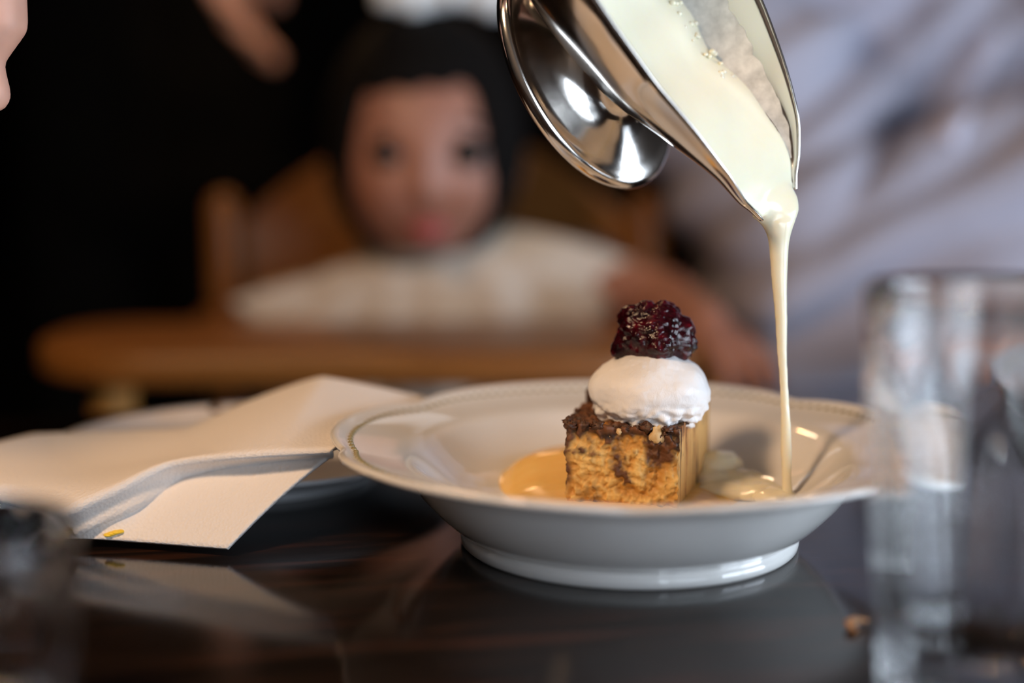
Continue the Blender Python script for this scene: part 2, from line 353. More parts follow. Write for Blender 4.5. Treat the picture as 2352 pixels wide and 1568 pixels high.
def cake_vertex(u, v, t):
    """u,v across the footprint, t up the height"""
    xy = foot(u, v); z = CZ0 + (topz(u, v) - CZ0) * t; p = np.array([xy[0], xy[1], z])
    right = max(0.0, min(1.0, (u - 0.93) / 0.07)) * (1 if v > 0.06 else v / 0.06)
    n1 = nz(p, 1.6, 3) + 0.5 * nz(p, 3.5, 1); n2 = nz(p, 4.6, 9) + 0.45 * nz(p, 10, 5)
    rough = 1 - 0.88 * right
    top = max(0.0, min(1.0, (t - 0.90) / 0.10))
    c = np.array([0.5 + 0.5 * (u - 0.5) * 0 , 0, 0])
    ctr = foot(0.5, 0.5); dirx = xy - ctr; dl = np.linalg.norm(dirx) + 1e-6
    dd = (0.16 * n1 + 0.12 * n2) * rough
    p[:2] += dirx / dl * dd * (0.4 if top > 0.9 else 1)
    if right > 0: p[:2] += dirx / dl * 0.02 * nz((xy[0] * 6, xy[1] * 6, z * 0.5), 1.2, 2)
    p[2] += top * (0.16 * n1 + 0.15 * n2)
    # colours that belong to the baked slice
    crumb = mixc(C_CRUMB, C_PALE, 0.5 + 0.8 * n2 + 0.9 * n1)
    sw = nz((p[0] * 1.1, p[1], p[2] * 0.5), 1.35, 7) + 0.35 * n1 + 0.35 * n2 + 0.25 * max(0, 0.18 - u) / 0.18
    crumb = mixc(crumb, C_SWIRL, (sw + 0.0) * 2.2)
    streak = nz((xy[0] * 7, xy[1] * 5, z * 0.35), 1.0, 4)
    side = mixc(C_SIDE, C_BURN, (streak - 0.02) * 2.6 + 0.9 * max(0, t - 0.80) * 3)
    side = mixc(side, C_CRUST, (streak - 0.26) * 6)
    c = mixc(crumb, side, right)
    edge = (t - 0.80 + 0.24 * n1 + 0.12 * n2) / 0.10
    edge = max(0.0, min(1.0, edge)) * (1 - 0.55 * right)
    crust = mixc(C_CRUST, (0.17, 0.058, 0.016), 0.35 + 1.2 * n2)
    c = mixc(c, crust, edge)
    return p * cm, c
def cake_patch(fu, n1, n2, V, F, Cc):
    k = len(V)
    for j in range(n2):
        for i in range(n1):
            p, c = cake_vertex(*fu(i / (n1 - 1), j / (n2 - 1))); V.append(p); Cc.append(c)
    F.extend([tuple(q + k for q in f) for f in grid_faces(n1, n2)])
V, F, Cc = [], [], []
cake_patch(lambda a, b2: (a, 0.0, b2), 120, 90, V, F, Cc)
cake_patch(lambda a, b2: (1.0, a, b2), 100, 90, V, F, Cc)
cake_patch(lambda a, b2: (0.0, 1 - a, b2), 70, 60, V, F, Cc)
cake_patch(lambda a, b2: (1 - a, 1.0, b2), 70, 60, V, F, Cc)
cake_patch(lambda a, b2: (a, b2, 1.0), 110, 110, V, F, Cc)
co = mesh_obj('crumb_body', V, F, M['cake'], cake, cols=np.array(Cc))
# crusty lumps on the upper edges and pale pieces in the crust
def lump(name, mat, c, r, seed, parent, amp=0.35, nu=14, nv=10):
    def fn(p, d):
        k = 1 + amp * noise.noise(Vector(d * 1.7) + Vector((seed, seed * 3, 0))) + 0.5 * amp * noise.noise(Vector(d * 4) + Vector((0, seed, seed)))
        return np.array(c) + d * np.array(r) * k
    return MB().ell(c, r, nu, nv, fn).build(name, mat, parent)
rs = random.Random(3)
for k in range(44):
    e = rs.random()
    if k < 22: u, v = rs.random(), rs.uniform(0, 0.06)
    elif k < 30: u, v = rs.uniform(0.9, 1.0), rs.random()
    elif k < 37: u, v = rs.uniform(0, 0.06), rs.random()
    else: u, v = rs.random(), rs.uniform(0.1, 0.35)
    xy = foot(u, v); z = topz(u, v) + rs.uniform(-0.16, 0.06); r = rs.uniform(0.10, 0.24)
    if u > 0.85: r *= 0.7
    lump('crust_lump', M['cake_crust'], np.array([xy[0], xy[1], z]) * cm, np.array([r, r * rs.uniform(.7, 1.1), r * rs.uniform(.55, .9)]) * cm, k * 1.7, cake, 0.75)
lump('crust_point', M['cake_crust'], np.array([-1.35, 3.2, 4.95]) * cm, np.array([.16, .16, .42]) * cm, 5, cake)
lump('crust_point', M['cake_crust'], np.array([2.95, 3.5, 5.20]) * cm, np.array([.20, .25, .36]) * cm, 8, cake)
for (u, v, dz, r, sd) in ((0.80, 0.02, -0.20, 0.34, 2.0), (0.47, 0.01, -0.12, 0.13, 4.0), (0.38, 0.02, -0.28, 0.12, 6.0)):
    xy = foot(u, v); lump('nut_piece', M['nut'], np.array([xy[0], xy[1] - 0.05, topz(u, v) + dz]) * cm, np.array([r * .8, r * .55, r]) * cm, sd, cake, 0.5)

# ------------------------------------------------------------------ whipped cream scoop and berry compote
wc = W(1491, 901, 0.008)
def whip_fn(p, d):
    q = d * 2.0
    k = 1 + 0.06 * noise.noise(Vector(q) + Vector((4, 1, 2))) + 0.008 * noise.noise(Vector(d * 9)) + 0.008 * noise.noise(Vector((d[0] * 14, d[1] * 14, d[2] * 8)))
    low = max(0.0, -d[2] - 0.05)
    k += low * (0.26 * noise.noise(Vector(d * 5.5) + Vector((7, 7, 7))) + 0.15 * noise.noise(Vector(d * 13)))
    front = math.exp(-(((d[0] + 0.22) / 0.3) ** 2 + ((d[2] + 0.80) / 0.32) ** 2)) * (1 if d[1] < 0 else 0.2)
    k += 0.16 * front
    z = d[2]
    if z < -0.3: k *= 1 - 0.10 * (-z - 0.3) * (1 if d[0] > 0.2 else 0.4)
    return np.array([wc[0], wc[1], wc[2]]) + d * np.array([0.0231, 0.0215, 0.0166]) * k
MB().ell(wc, (1, 1, 1), 150, 100, whip_fn)
o = MB().ell(wc, (1, 1, 1), 150, 100, whip_fn).build('whipped_cream_scoop', M['whip'], None, True, origin=wc - np.array([0, 0, 0.0152]))
tag(o, 'round scoop of white whipped cream sitting on the pudding slice', 'cream')
bc = W(1500, 762, 0.010)
compote = thing('berry_compote', 'glossy dark red berry compote on top of the white cream', 'berries', (bc[0], bc[1], bc[2] - 0.011))
def pxoff(dx, dy, dz=0.0): return np.array([dx / 60.5, dz, -dy / 60.5])          # cm from the compote's middle
BL_ = [(pxoff(0, 12, 0), 1.22), (pxoff(20, -18, 0), 0.82), (pxoff(-28, -8, 0), 0.86), (pxoff(-48, 25, 0), 0.72), (pxoff(52, 25, 0), 0.80), (pxoff(-42, -25, .1), 0.66), (pxoff(-18, -45, 0), 0.50), (pxoff(28, -35, .1), 0.58), (pxoff(62, -2, 0), 0.60), (pxoff(10, 20, -.7), 0.70), (pxoff(-55, -42, 0), 0.34), (pxoff(20, -58, 0), 0.28), (pxoff(-75, 38, -.2), 0.42), (pxoff(5, 30, .7), .8)]
def berry_fn(p, d):
    best = 0.3
    for c, r in BL_:
        bq = float(np.dot(d, c)); disc = bq * bq - (float(np.dot(c, c)) - r * r)
        if disc > 0: best = max(best, bq + math.sqrt(disc))
    q = d * best
    best *= 1 + 0.07 * noise.noise(Vector(q * 3.0)) + 0.06 * noise.noise(Vector(q * 7))
    q = d * best * cm; q[2] = max(q[2], -0.0112 - 0.002 * (q[0] / 0.017) ** 2)
    return bc + q
o = MB().ell(bc, (1, 1, 1), 130, 90, berry_fn).build('jam', M['berry'], compote); bake(o, smooth=2)
dr = MB().ell((0, 0, 0), (0.00125, 0.00125, 0.00125), 12, 8)
d0 = None
spots = []
for (px, py, n_, sp) in ((1408, 795, 9, 13), (1428, 812, 5, 9), (1490, 800, 12, 20), (1450, 712, 5, 14), (1590, 770, 7, 16), (1512, 715, 6, 14), (1560, 812, 6, 12), (1530, 760, 5, 20)):
    for k in range(n_): spots.append((px + rs.uniform(-sp, sp), py + rs.uniform(-sp * .6, sp * .6)))
for k, (px, py) in enumerate(spots):
    c = np.array([(px - 1500) / 60.5, 0, -(py - 762) / 60.5])
    # front surface of the jam at this place
    yy = -0.35
    for cc, r in BL_:
        q = r * r - (c[0] - cc[0]) ** 2 - (c[2] - cc[2]) ** 2
        if q > 0: yy = min(yy, cc[1] - math.sqrt(q))
    loc = bc + np.array([c[0], yy + 0.03, c[2]]) * cm
    if d0 is None:
        d0 = dr.build('drupelet', M['berry_dark'], compote); o = d0
    else:
        o = d0.copy(); COL.objects.link(o)
    o.location = loc - ORG[compote.name]; s = rs.uniform(0.55, 1.0); o.scale = (s, s, s)

# ------------------------------------------------------------------ custard pool
NU, NV = 120, 26; V = []
PC = np.array([-0.2, 2.2])
for j in range(NV):
    t = j / (NV - 1)
    for i in range(NU):
        a = 2 * PI * i / NU; ca, sa = math.cos(a), math.sin(a)
        R = 4.9 + 0.25 * math.sin(3 * a + 1) + 0.15 * math.sin(5 * a)
        if sa < 0: R *= 1 - 0.12 * sa * 0 
        x, y = PC[0] + R * t * ca, PC[1] + R * t * sa * 0.98
        hgt = (0.62 + (1.02 if ca < 0 else 0.30) * max(0.0, min(1.0, (sa + 0.25) / 0.5))) * (1 - t ** 5) ** 0.7
        z = 1.18 + hgt + 0.03 * math.sin(9 * t * PI + 2 * sa) * (1 - t)
        rr = math.hypot(x, y)
        V.append((x * cm, y * cm, max(z, interp(rr, [q[0] for q in inner], [q[1] for q in inner]) * 1.0 - 0.02) * cm))
o = mesh_obj('custard_pool', V, grid_faces(NU, NV, True), M['custard'], None, origin=(PC[0] * cm, PC[1] * cm, 0.012)); bake(o, smooth=2)
tag(o, 'yellow custard pooled around the base of the pudding slice', 'custard')

# ------------------------------------------------------------------ sauce boat
T = W(1790, 468, 0.0)
nrm = np.array([0.62, -0.72, 0.30]); nrm /= np.linalg.norm(nrm)
axa = np.array([0.5, 0.08, -0.86]); axa -= nrm * axa.dot(nrm); axa /= np.linalg.norm(axa)
axb = np.cross(nrm, axa)
def L(s, l, n): return T + (-axa * s + axb * l + nrm * n) * cm
SS = [0, .5, 1, 2.5, 4.7, 7, 11, 14, 16.5, 17.6, 18]
WW = [1.30, 1.6, 2.0, 2.65, 3.3, 3.85, 4.25, 4.0, 2.9, 1.6, .12]
DD = [.38, .60, .90, 1.75, 3.3, 4.5, 5.1, 4.7, 3.4, 1.9, .2]
VV = [0, .12, .30, .72, .85, .8, .7, .8, 1.0, 1.1, 1.15]
def hull(s, ph, off=0.0):
    w_, d_, v_ = float(interp(s, SS, WW)) - off, float(interp(s, SS, DD)) - off, float(interp(s, SS, VV))
    return L(s, -w_ * math.cos(ph), v_ - d_ * abs(math.sin(ph)) ** 0.95)
boat = thing('sauce_boat', 'polished steel sauce boat tilted above the plate, pouring cream', 'sauce boat', tuple(T))
NS, NP = 90, 48
sv = 18 * (1 - np.cos(np.linspace(0, PI, NS))) / 2 * 0.5 + 18 * np.linspace(0, 1, NS) * 0.5
V = [hull(s, PI * k / (NP - 1)) for s in sv for k in range(NP)]
hullo = mesh_obj('bowl', V, grid_faces(NP, NS), M['steel'], boat)
md = hullo.modifiers.new('s', 'SOLIDIFY'); md.thickness = 0.0011; md.offset = 0
bake(hullo)
# rolled rim
mb = MB()
rimpts = [hull(s, 0.0) for s in sv[::2]] + [hull(s, PI) for s in sv[::2]][::-1]
mb.tube(rimpts, 0.00060, 8); mb.build('rim', M['steel'], boat)
# foot
FS, FO = 7.7, 0.0
def foot_pt(r, hgt, a, e=1.32): return L(FS - r * e * math.cos(a), r * math.sin(a) + FO, -hgt + 1.0)
fprof = [(1.75, 3.2), (1.6, 3.9), (1.7, 4.5), (2.1, 5.0), (2.7, 5.35), (3.2, 5.6), (3.5, 5.72), (3.62, 5.72), (3.72, 5.80), (3.82, 5.95), (3.84, 6.15), (3.78, 6.25), (3.68, 6.2), (3.55, 6.0), (3.1, 5.85), (2.5, 5.6), (1.9, 5.2), (1.0, 5.0), (0.05, 4.95)]
V = [foot_pt(r, hh, 2 * PI * k / 96) for r, hh in fprof for k in range(96)]
mesh_obj('foot', V, grid_faces(96, len(fprof), True), M['steel'], boat)
hp = [L(17.4, 0, 0.9), L(18.8, 0, 1.5), L(20.6, 0, 1.2), L(21.4, 0, -0.4), L(20.6, 0, -2.2), L(18.6, 0, -3.0), L(16.8, 0, -2.2)]
def smooth_path(pts, n=8):
    P = [np.array(p) for p in pts]; out = []
    for i in range(len(P) - 1):
        p0, p1, p2, p3 = P[max(i - 1, 0)], P[i], P[i + 1], P[min(i + 2, len(P) - 1)]
        for k in range(n):
            t = k / n; out.append(0.5 * ((2 * p1) + (-p0 + p2) * t + (2 * p0 - 5 * p1 + 4 * p2 - p3) * t * t + (-p0 + 3 * p1 - 3 * p2 + p3) * t ** 3))
    out.append(P[-1]); return out
MB().tube(smooth_path(hp), 0.0042, 12).build('handle', M['steel'], boat)

# ------------------------------------------------------------------ poured cream
pour = thing('pouring_cream', 'pale cream filling the steel sauce boat and streaming from its spout', 'cream', tuple(T))
NL = 60; V = []
cs = np.linspace(0.0, 15.5, 90)
for s in cs:
    pl = 0.16 + 0.05 * math.sin(s); pr = PI - float(interp(s, [0, .6, 2.5, 5, 7, 16], [.10, .22, .50, .60, .62, .6])) + 0.03 * math.sin(s * 1.9) * min(1, s / 3)
    A, B = hull(s, pl, 0.06), hull(s, pr, 0.06)
    for k in range(NL):
        t = k / (NL - 1); p = A * (1 - t) + B * t
        bul = 0.10 * math.sin(PI * t) ** 0.6
        p = p + nrm * cm * (bul + 0.05 * noise.noise(Vector((s * .6, t * 2.5, 0))) * math.sin(PI * t))
        V.append(p)
nfront = len(V); Fc = grid_faces(NL, len(cs))
# underside just above the steel, so the cream has a body
for s in cs:
    pl = 0.16 + 0.05 * math.sin(s); pr = PI - float(interp(s, [0, .6, 2.5, 5, 7, 16], [.10, .22, .50, .60, .62, .6])) + 0.03 * math.sin(s * 1.9) * min(1, s / 3)
    for k in range(NL):
        t = k / (NL - 1); V.append(hull(s, pl * (1 - t) + pr * t, 0.075))
Fc += [tuple(i + nfront for i in f)[::-1] for f in grid_faces(NL, len(cs))]
for j in range(len(cs) - 1):
    for e in (0, NL - 1):
        a = j * NL + e; Fc.append((a, a + NL, a + NL + nfront, a + nfront))
for k in range(NL - 1):
    for j in (0, len(cs) - 1):
        a = j * NL + k; Fc.append((a, a + 1, a + 1 + nfront, a + nfront))
CREAM = MB().add(V, Fc)
# thin film left on the far wall as the boat was tipped
NFL = 14; V = []
for s in cs[6:]:
    p0 = PI - float(interp(s, [0, .6, 2.5, 5, 7, 16], [.10, .22, .50, .60, .62, .6])) - 0.04
    p1 = PI - 0.27 - 0.05 * noise.noise(Vector((s * 2.1, 3, 1))) - 0.02 * noise.noise(Vector((s * 7, 1, 1)))
    p1 = max(p1, p0)
    for k in range(NFL):
        t = k / (NFL - 1); V.append(hull(s, p0 * (1 - t) + p1 * t, 0.085 - 0.02 * t))
mesh_obj('cream_film', V, grid_faces(NFL, len(cs) - 6), M['film'], pour)
# foam bubbles along the far wall
fb = MB().ell((0, 0, 0), (1, 1, 1), 10, 7); f0 = None
for k in range(34):
    s = rs.uniform(4.0, 9.5); t = rs.uniform(0.80, 0.97)
    pl, pr = 0.16, PI - 0.60
    A, B = hull(s, pl, 0.06), hull(s, pr, 0.06); p = A * (1 - t) + B * t + nrm * cm * 0.04
    if f0 is None: f0 = fb.build('bubble', M['cream'], pour); o = f0
    else: o = f0.copy(); COL.objects.link(o)
    o.location = p - T; q = rs.uniform(0.0006, 0.0015); o.scale = (q, q, q * .8)
# stream: from the sheet over the lip and straight down
# px, py, half width, thickness cm, share of the spout's own direction, depth under the lip level cm
sec = [(1772, 400, 40, .30, 1.0, .50), (1785, 426, 46, .36, 1.0, .46), (1792, 450, 58, .42, .9, .40), (1795, 470, 61, .47, .7, .33), (1795, 486, 56, .49, .45, .24), (1793, 502, 45, .46, .25, .14), (1791, 524, 33, .41, .10, .06), (1789, 556, 24, .34, 0, 0), (1790, 640, 18.5, .27, 0, 0), (1794, 720, 15, .22, 0, 0), (1796, 800, 12.5, .19, 0, 0), (1800, 870, 10.5, .17, 0, 0), (1803, 930, 11, .18, 0, 0), (1805, 980, 12.5, .20, 0, 0), (1806, 1040, 13.5, .21, 0, 0), (1807, 1090, 12, .20, 0, 0), (1808, 1150, 15, .25, 0, 0), (1808, 1178, 24, .38, 0, 0)]
ks = np.arange(len(sec)); kk = np.linspace(0, len(sec) - 1, 110); arr = np.array(sec, float)
SM = np.stack([interp(kk, ks, arr[:, i]) for i in range(6)], 1); V = []; NSG = 28
for (px, py, hw, th, mixv, low_) in SM:
    Yd = 0.0 - 0.003 * mixv
    c = W(px, py, Yd) - nrm * cm * low_; lat = axb * mixv + np.array([1, 0, 0]) * (1 - mixv); lat /= np.linalg.norm(lat)
    lx = math.hypot(lat[0], lat[2])
    hwm = hw / 60.9 / lx
    nn = nrm * mixv + np.array([0, -1, 0]) * (1 - mixv); nn /= np.linalg.norm(nn)
    for k in range(NSG):
        a = 2 * PI * k / NSG; V.append(c + (lat * math.cos(a) * hwm + nn * math.sin(a) * th * (1 if mixv < .2 else .8)) * cm)
F = grid_faces(NSG, len(SM), True) + [tuple(range(NSG)), tuple((len(SM) - 1) * NSG + k for k in range(NSG))]
CREAM.add(V, F)
o = CREAM.build('flowing_cream', M['cream'], pour); bake(o, voxel=0.0006, smooth=22)
# folds where it lands, right of the slice
mb = MB()
def fold(c, r, sd):
    def fn(p, d):
        k = 1 + 0.12 * noise.noise(Vector(d * 2) + Vector((sd, 0, 0)))
        return np.array(c) * cm + d * np.array(r) * cm * k
    mb.ell(np.array(c) * cm, (1, 1, 1), 28, 16, fn)
for i, (c, r) in enumerate((((3.9, 3.2, 2.15), (1.0, .9, .62)), ((4.4, 2.4, 1.75), (1.25, .8, .45)), ((4.9, 1.7, 1.62), (1.2, .7, .42)), ((5.2, 1.0, 1.55), (1.0, .6, .42)), ((5.7, 0.2, 1.55), (.85, .75, .40)), ((4.0, 1.4, 1.55), (1.3, .8, .4)), ((3.6, 2.3, 1.7), (.9, .9, .5)))): fold(c, r, i * 2.3)
o = mb.build('landed_folds', M['cream'], pour); bake(o, voxel=0.0007, smooth=4)

# ------------------------------------------------------------------ side plate, napkin, crumbs
sp = thing('side_plate', 'small cool white plate under the folded napkin', 'plate', (-0.162, 0.106, 0))
pr_ = [(0, .55), (4.6, .55), (5.3, .68), (5.9, 1.0), (6.6, 1.18), (7.6, 1.45), (8.2, 1.66), (8.45, 1.74), (8.5, 1.66), (8.2, 1.46), (7.4, 1.2), (6.3, .9), (5.6, .52), (5.1, .34), (4.9, .3), (4.9, .05), (4.8, 0), (4.6, 0), (4.55, .25), (0, .3)]
pr_ = [(r * 1.08, z) for r, z in pr_]
MB().lathe([(r * cm, z * cm) for r, z in pr_], 128, c=(-0.162, 0.106, 0)).build('porcelain_body', M['blue_porcelain'], sp)
def poly_row(pts, n, sm=1.0):
    P = np.array([Wz(*p) for p in pts]); d = np.r_[0, np.cumsum(np.linalg.norm(np.diff(P, axis=0), axis=1))]; d /= d[-1]
    t = np.linspace(0, 1, n); return np.stack([sm * interp(t, d, P[:, i]) + (1 - sm) * np.interp(t, d, P[:, i]) for i in range(3)], 1)
NN = 90
R0 = poly_row([(138, 1231, .0035), (330, 1247, .003), (525, 1262, .003)], NN)
R1 = poly_row([(172, 1227, .0062), (300, 1168, .0142), (430, 1099, .0220), (580, 1066, .0280), (765, 1047, .0327)], NN)
R2 = poly_row([(130, 1188, .014), (260, 1127, .022), (400, 1063, .030), (560, 1047, .034), (765, 1036, .037)], NN)
R3 = poly_row([(-300, 1095, .02), (-60, 1035, .022), (80, 1001, .022), (300, 993, .025), (430, 988, .027), (560, 930, .036), (740, 870, .048), (985, 918, .037)], NN, 0.3)
rows = []
for t in np.linspace(0, 1, 26): rows.append(R0 * (1 - t) + R1 * t + np.array([0, 0, 0.0016]) * math.sin(PI * t))
for t in np.linspace(0.12, 0.88, 8):
    rows.append(R1 * (1 - t) + R2 * t + np.array([0, 0.002, 0]) * math.sin(PI * t))
for t in np.linspace(0, 1, 34):
    rr = R2 * (1 - t) + R3 * t; u = np.linspace(0, 1, NN)
    rr[:, 2] += 0.0022 * np.sin(PI * t) * np.sin(3.2 * u * PI + 1.0) - 0.004 * math.sin(PI * t) * np.exp(-((u - .35) / .25) ** 2)
    rows.append(rr)
V = np.concatenate(rows)
o = mesh_obj('paper_napkin', V, grid_faces(NN, len(rows)), M['napkin'], None, origin=(-0.17, 0.05, 0.003))
md = o.modifiers.new('s', 'SOLIDIFY'); md.thickness = 0.0014; md.offset = 1; bake(o)
tag(o, 'folded white paper napkin with a yellow spot lying over the small plate', 'napkin')
ORG[o.name] = np.array((-0.17, 0.05, 0.003)); napkin = o
# the yellow spot: a thin splash on the lower ply
from mathutils.bvhtree import BVHTree
bvn = BVHTree.FromPolygons([v.co + Vector(ORG[napkin.name]) for v in napkin.data.vertices], [p.vertices[:] for p in napkin.data.polygons])
def on_napkin(px, py):
    d_ = Vector(Wz(px, py, 0.0) - CAM).normalized(); return np.array(bvn.ray_cast(Vector(CAM), d_)[0])
mb = MB()
for (px, py, rx_, ry_) in ((250, 1227, .0020, .0024), (259, 1224, .0021, .0022), (268, 1221, .0020, .0024), (276, 1220, .0016, .0020)):
    mb.ell(on_napkin(px, py), (rx_, ry_, 0.0007), 16, 8)
mb.build('custard_splash', M['stain'], napkin)
o = lump('orange_crumb', M['crumb'], Wz(495, 937, .0205), (0.0028, 0.003, 0.0022), 3.0, None); tag(o, 'small orange crumb on the far edge of the napkin plate', 'crumb')
pz = Wz(1968, 1436, 0.0012)
mb = MB().tube(smooth_path([pz + np.array([-.0016, -.004, 0]), pz + np.array([-.0028, -.0008, .0006]), pz + np.array([0, .0018, .001]), pz + np.array([.0035, .003, .0004])], 5), [.0009] * 5 + [.0013] * 6 + [.0008] * 5, 8)
o = mb.build('curled_crumb', M['crumb'], None, True, origin=pz - np.array([0, 0, .0012])); wobble(o, .0004, 900)
tag(o, 'tiny curled brown crumb on the dark table before the soup plate', 'crumb')

# ------------------------------------------------------------------ drinking glasses
def tumbler(label, x, y, rt, rb, hh, group):
    t = thing('drinking_glass', label, 'glass', (x, y, 0), group)
    NF = 14
    def fn(p, r, a):
        f = 0.0 if r < 0.012 else 0.0011 * (abs(math.sin(NF * a / 2)) - 0.6) * max(0.0, min(1.0, (hh * .86 - p[2]) / (hh * .12)))
        s = 1 + f / max(r, 1e-5); return (p[0] * s, p[1] * s, p[2])
    wl = 0.0019
    out = [(0.0005, 0.0008), (rb * .7, 0.0006), (rb * .93, 0.0), (rb, 0.0022)] + [(rb + (rt - rb) * k / 14, 0.0022 + (hh - 0.004) * k / 14) for k in range(1, 15)] + [(rt - wl * .2, hh - .0004), (rt - wl * .5, hh), (rt - wl * .8, hh - .0004)]
    inn = [(rb + (rt - rb) * k / 14 - wl, 0.0022 + (hh - 0.004) * k / 14) for k in range(14, 1, -1)] + [(rb - wl * 1.6, 0.0125), (rb * .6, 0.0108), (0.0005, 0.0105)]
    V0 = MB().lathe(out, 140, c=(x, y, 0), fn=fn); n0 = len(V0.v)
    V0.lathe(inn, 140, c=(x, y, 0))
    a0, b0 = n0 - 140, n0
    V0.f += [(a0 + k, a0 + (k + 1) % 140, b0 + (k + 1) % 140, b0 + k) for k in range(140)]
    V0.f += [tuple(range(140)), tuple(len(V0.v) - 140 + k for k in range(140))]
    V0.build('glass_wall', M['glass'], t)
    return t
tumbler('tall clear fluted glass in the foreground at the right edge', 0.084, -0.172, 0.038, 0.030, 0.115, 'fluted drinking glasses')
tumbler('short clear fluted glass in the foreground at the lower left corner', -0.181, -0.200, 0.031, 0.0275, 0.060, 'fluted drinking glasses')
fpl = thing('dinner_plate', 'white plate on the far right of the table before the grey shirt', 'plate', (0.315, 0.27, 0))
pr2 = [(0, .8), (6.0, .8), (6.9, 1.0), (7.6, 1.5), (9.0, 1.85), (10.6, 2.2), (10.9, 2.28), (11.0, 2.2), (10.6, 2.0), (8.6, 1.6), (7.4, 1.1), (6.6, .55), (6.3, .4), (6.3, .05), (6.2, 0), (5.9, 0), (5.85, .4), (0, .5)]
MB().lathe([(r * cm, z * cm) for r, z in pr2], 128, c=(0.315, 0.27, 0)).build('porcelain_body', M['porcelain'], fpl)

# ------------------------------------------------------------------ high chair
hc = thing('high_chair', 'honey brown wooden high chair with a wide rounded tray at the table edge', 'high chair', (-0.115, 0.62, Z0))
def rounded_slab(x0, x1, y0, y1, z0, z1, rad_front, rad_back, n=14):
    pts = []
    for cx, cy, r, a0 in ((x1 - rad_front, y0 + rad_front, rad_front, -90), (x1 - rad_back, y1 - rad_back, rad_back, 0), (x0 + rad_back, y1 - rad_back, rad_back, 90), (x0 + rad_front, y0 + rad_front, rad_front, 180)):
        for k in range(n + 1):
            a = math.radians(a0 + 90 * k / n); pts.append((cx + r * math.cos(a), cy + r * math.sin(a)))
    N = len(pts); V = [(x, y, z0) for x, y in pts] + [(x, y, z1) for x, y in pts]
    return V, [tuple(range(N))[::-1], tuple(range(N, 2 * N))] + [(k, (k + 1) % N, N + (k + 1) % N, N + k) for k in range(N)]
V, F = rounded_slab(-0.385, 0.115, 0.395, 0.585, -0.010, 0.012, 0.10, 0.06)
tray = mesh_obj('tray', V, F, M['chair_wood'], hc); bake(tray, bevel=0.005); 
# low lip around the tray's sides
for x in (-0.325, 0.095): # arm rails from tray to back
    MB().tube([(x, 0.56, -0.02), (x, 0.68, -0.02), (x, 0.79, -0.015)], 0.012, 12).build('arm_rail', M['chair_wood'], hc)
# curved backrest
NBK = 40; V = []; zb0 = -0.06
for j, (dy, side) in enumerate(((0, 0), (0, 1), (0.016, 1), (0.016, 0))):
    for k in range(NBK):
        u = -1 + 2 * k / (NBK - 1); x = -0.112 + 0.185 * u; y = 0.80 - 0.05 * u * u + dy
        V.append((x, y, (0.165 - 0.095 * u * u) if side else zb0))
F = grid_faces(NBK, 4) + [tuple([k, k + 1, 3 * NBK + k + 1, 3 * NBK + k]) for k in range(NBK - 1)] + [(0, NBK, 2 * NBK, 3 * NBK), (NBK - 1, 2 * NBK - 1, 3 * NBK - 1, 4 * NBK - 1)]
o = mesh_obj('backrest', V, F, M['chair_wood'], hc, False); bake(o, bevel=0.004)
for x in (-0.300, 0.076):
    MB().tube([(x - (0.03 if x < -.1 else -.03), 0.80, Z0 + 0.018), (x, 0.745, -0.02), (x, 0.735, 0.092)], [0.017, 0.017, 0.0155], 16).build('back_post', M['chair_wood_v'], hc)
for x in (-0.325, 0.095):
    MB().tube([(x - (0.03 if x < -.1 else -.03), 0.40, Z0 + 0.016), (x, 0.455, -0.022)], [0.015, 0.0155], 16).build('front_post', M['post'], hc)
V, F = rounded_slab(-0.30, 0.076, 0.50, 0.78, -0.235, -0.212, 0.04, 0.03); o = mesh_obj('seat', V, F, M['chair_wood'], hc); bake(o, bevel=0.004)
MB().tube([(-0.34, 0.43, -0.5), (0.11, 0.43, -0.5)], 0.011, 12).build('footrest', M['chair_wood'], hc)

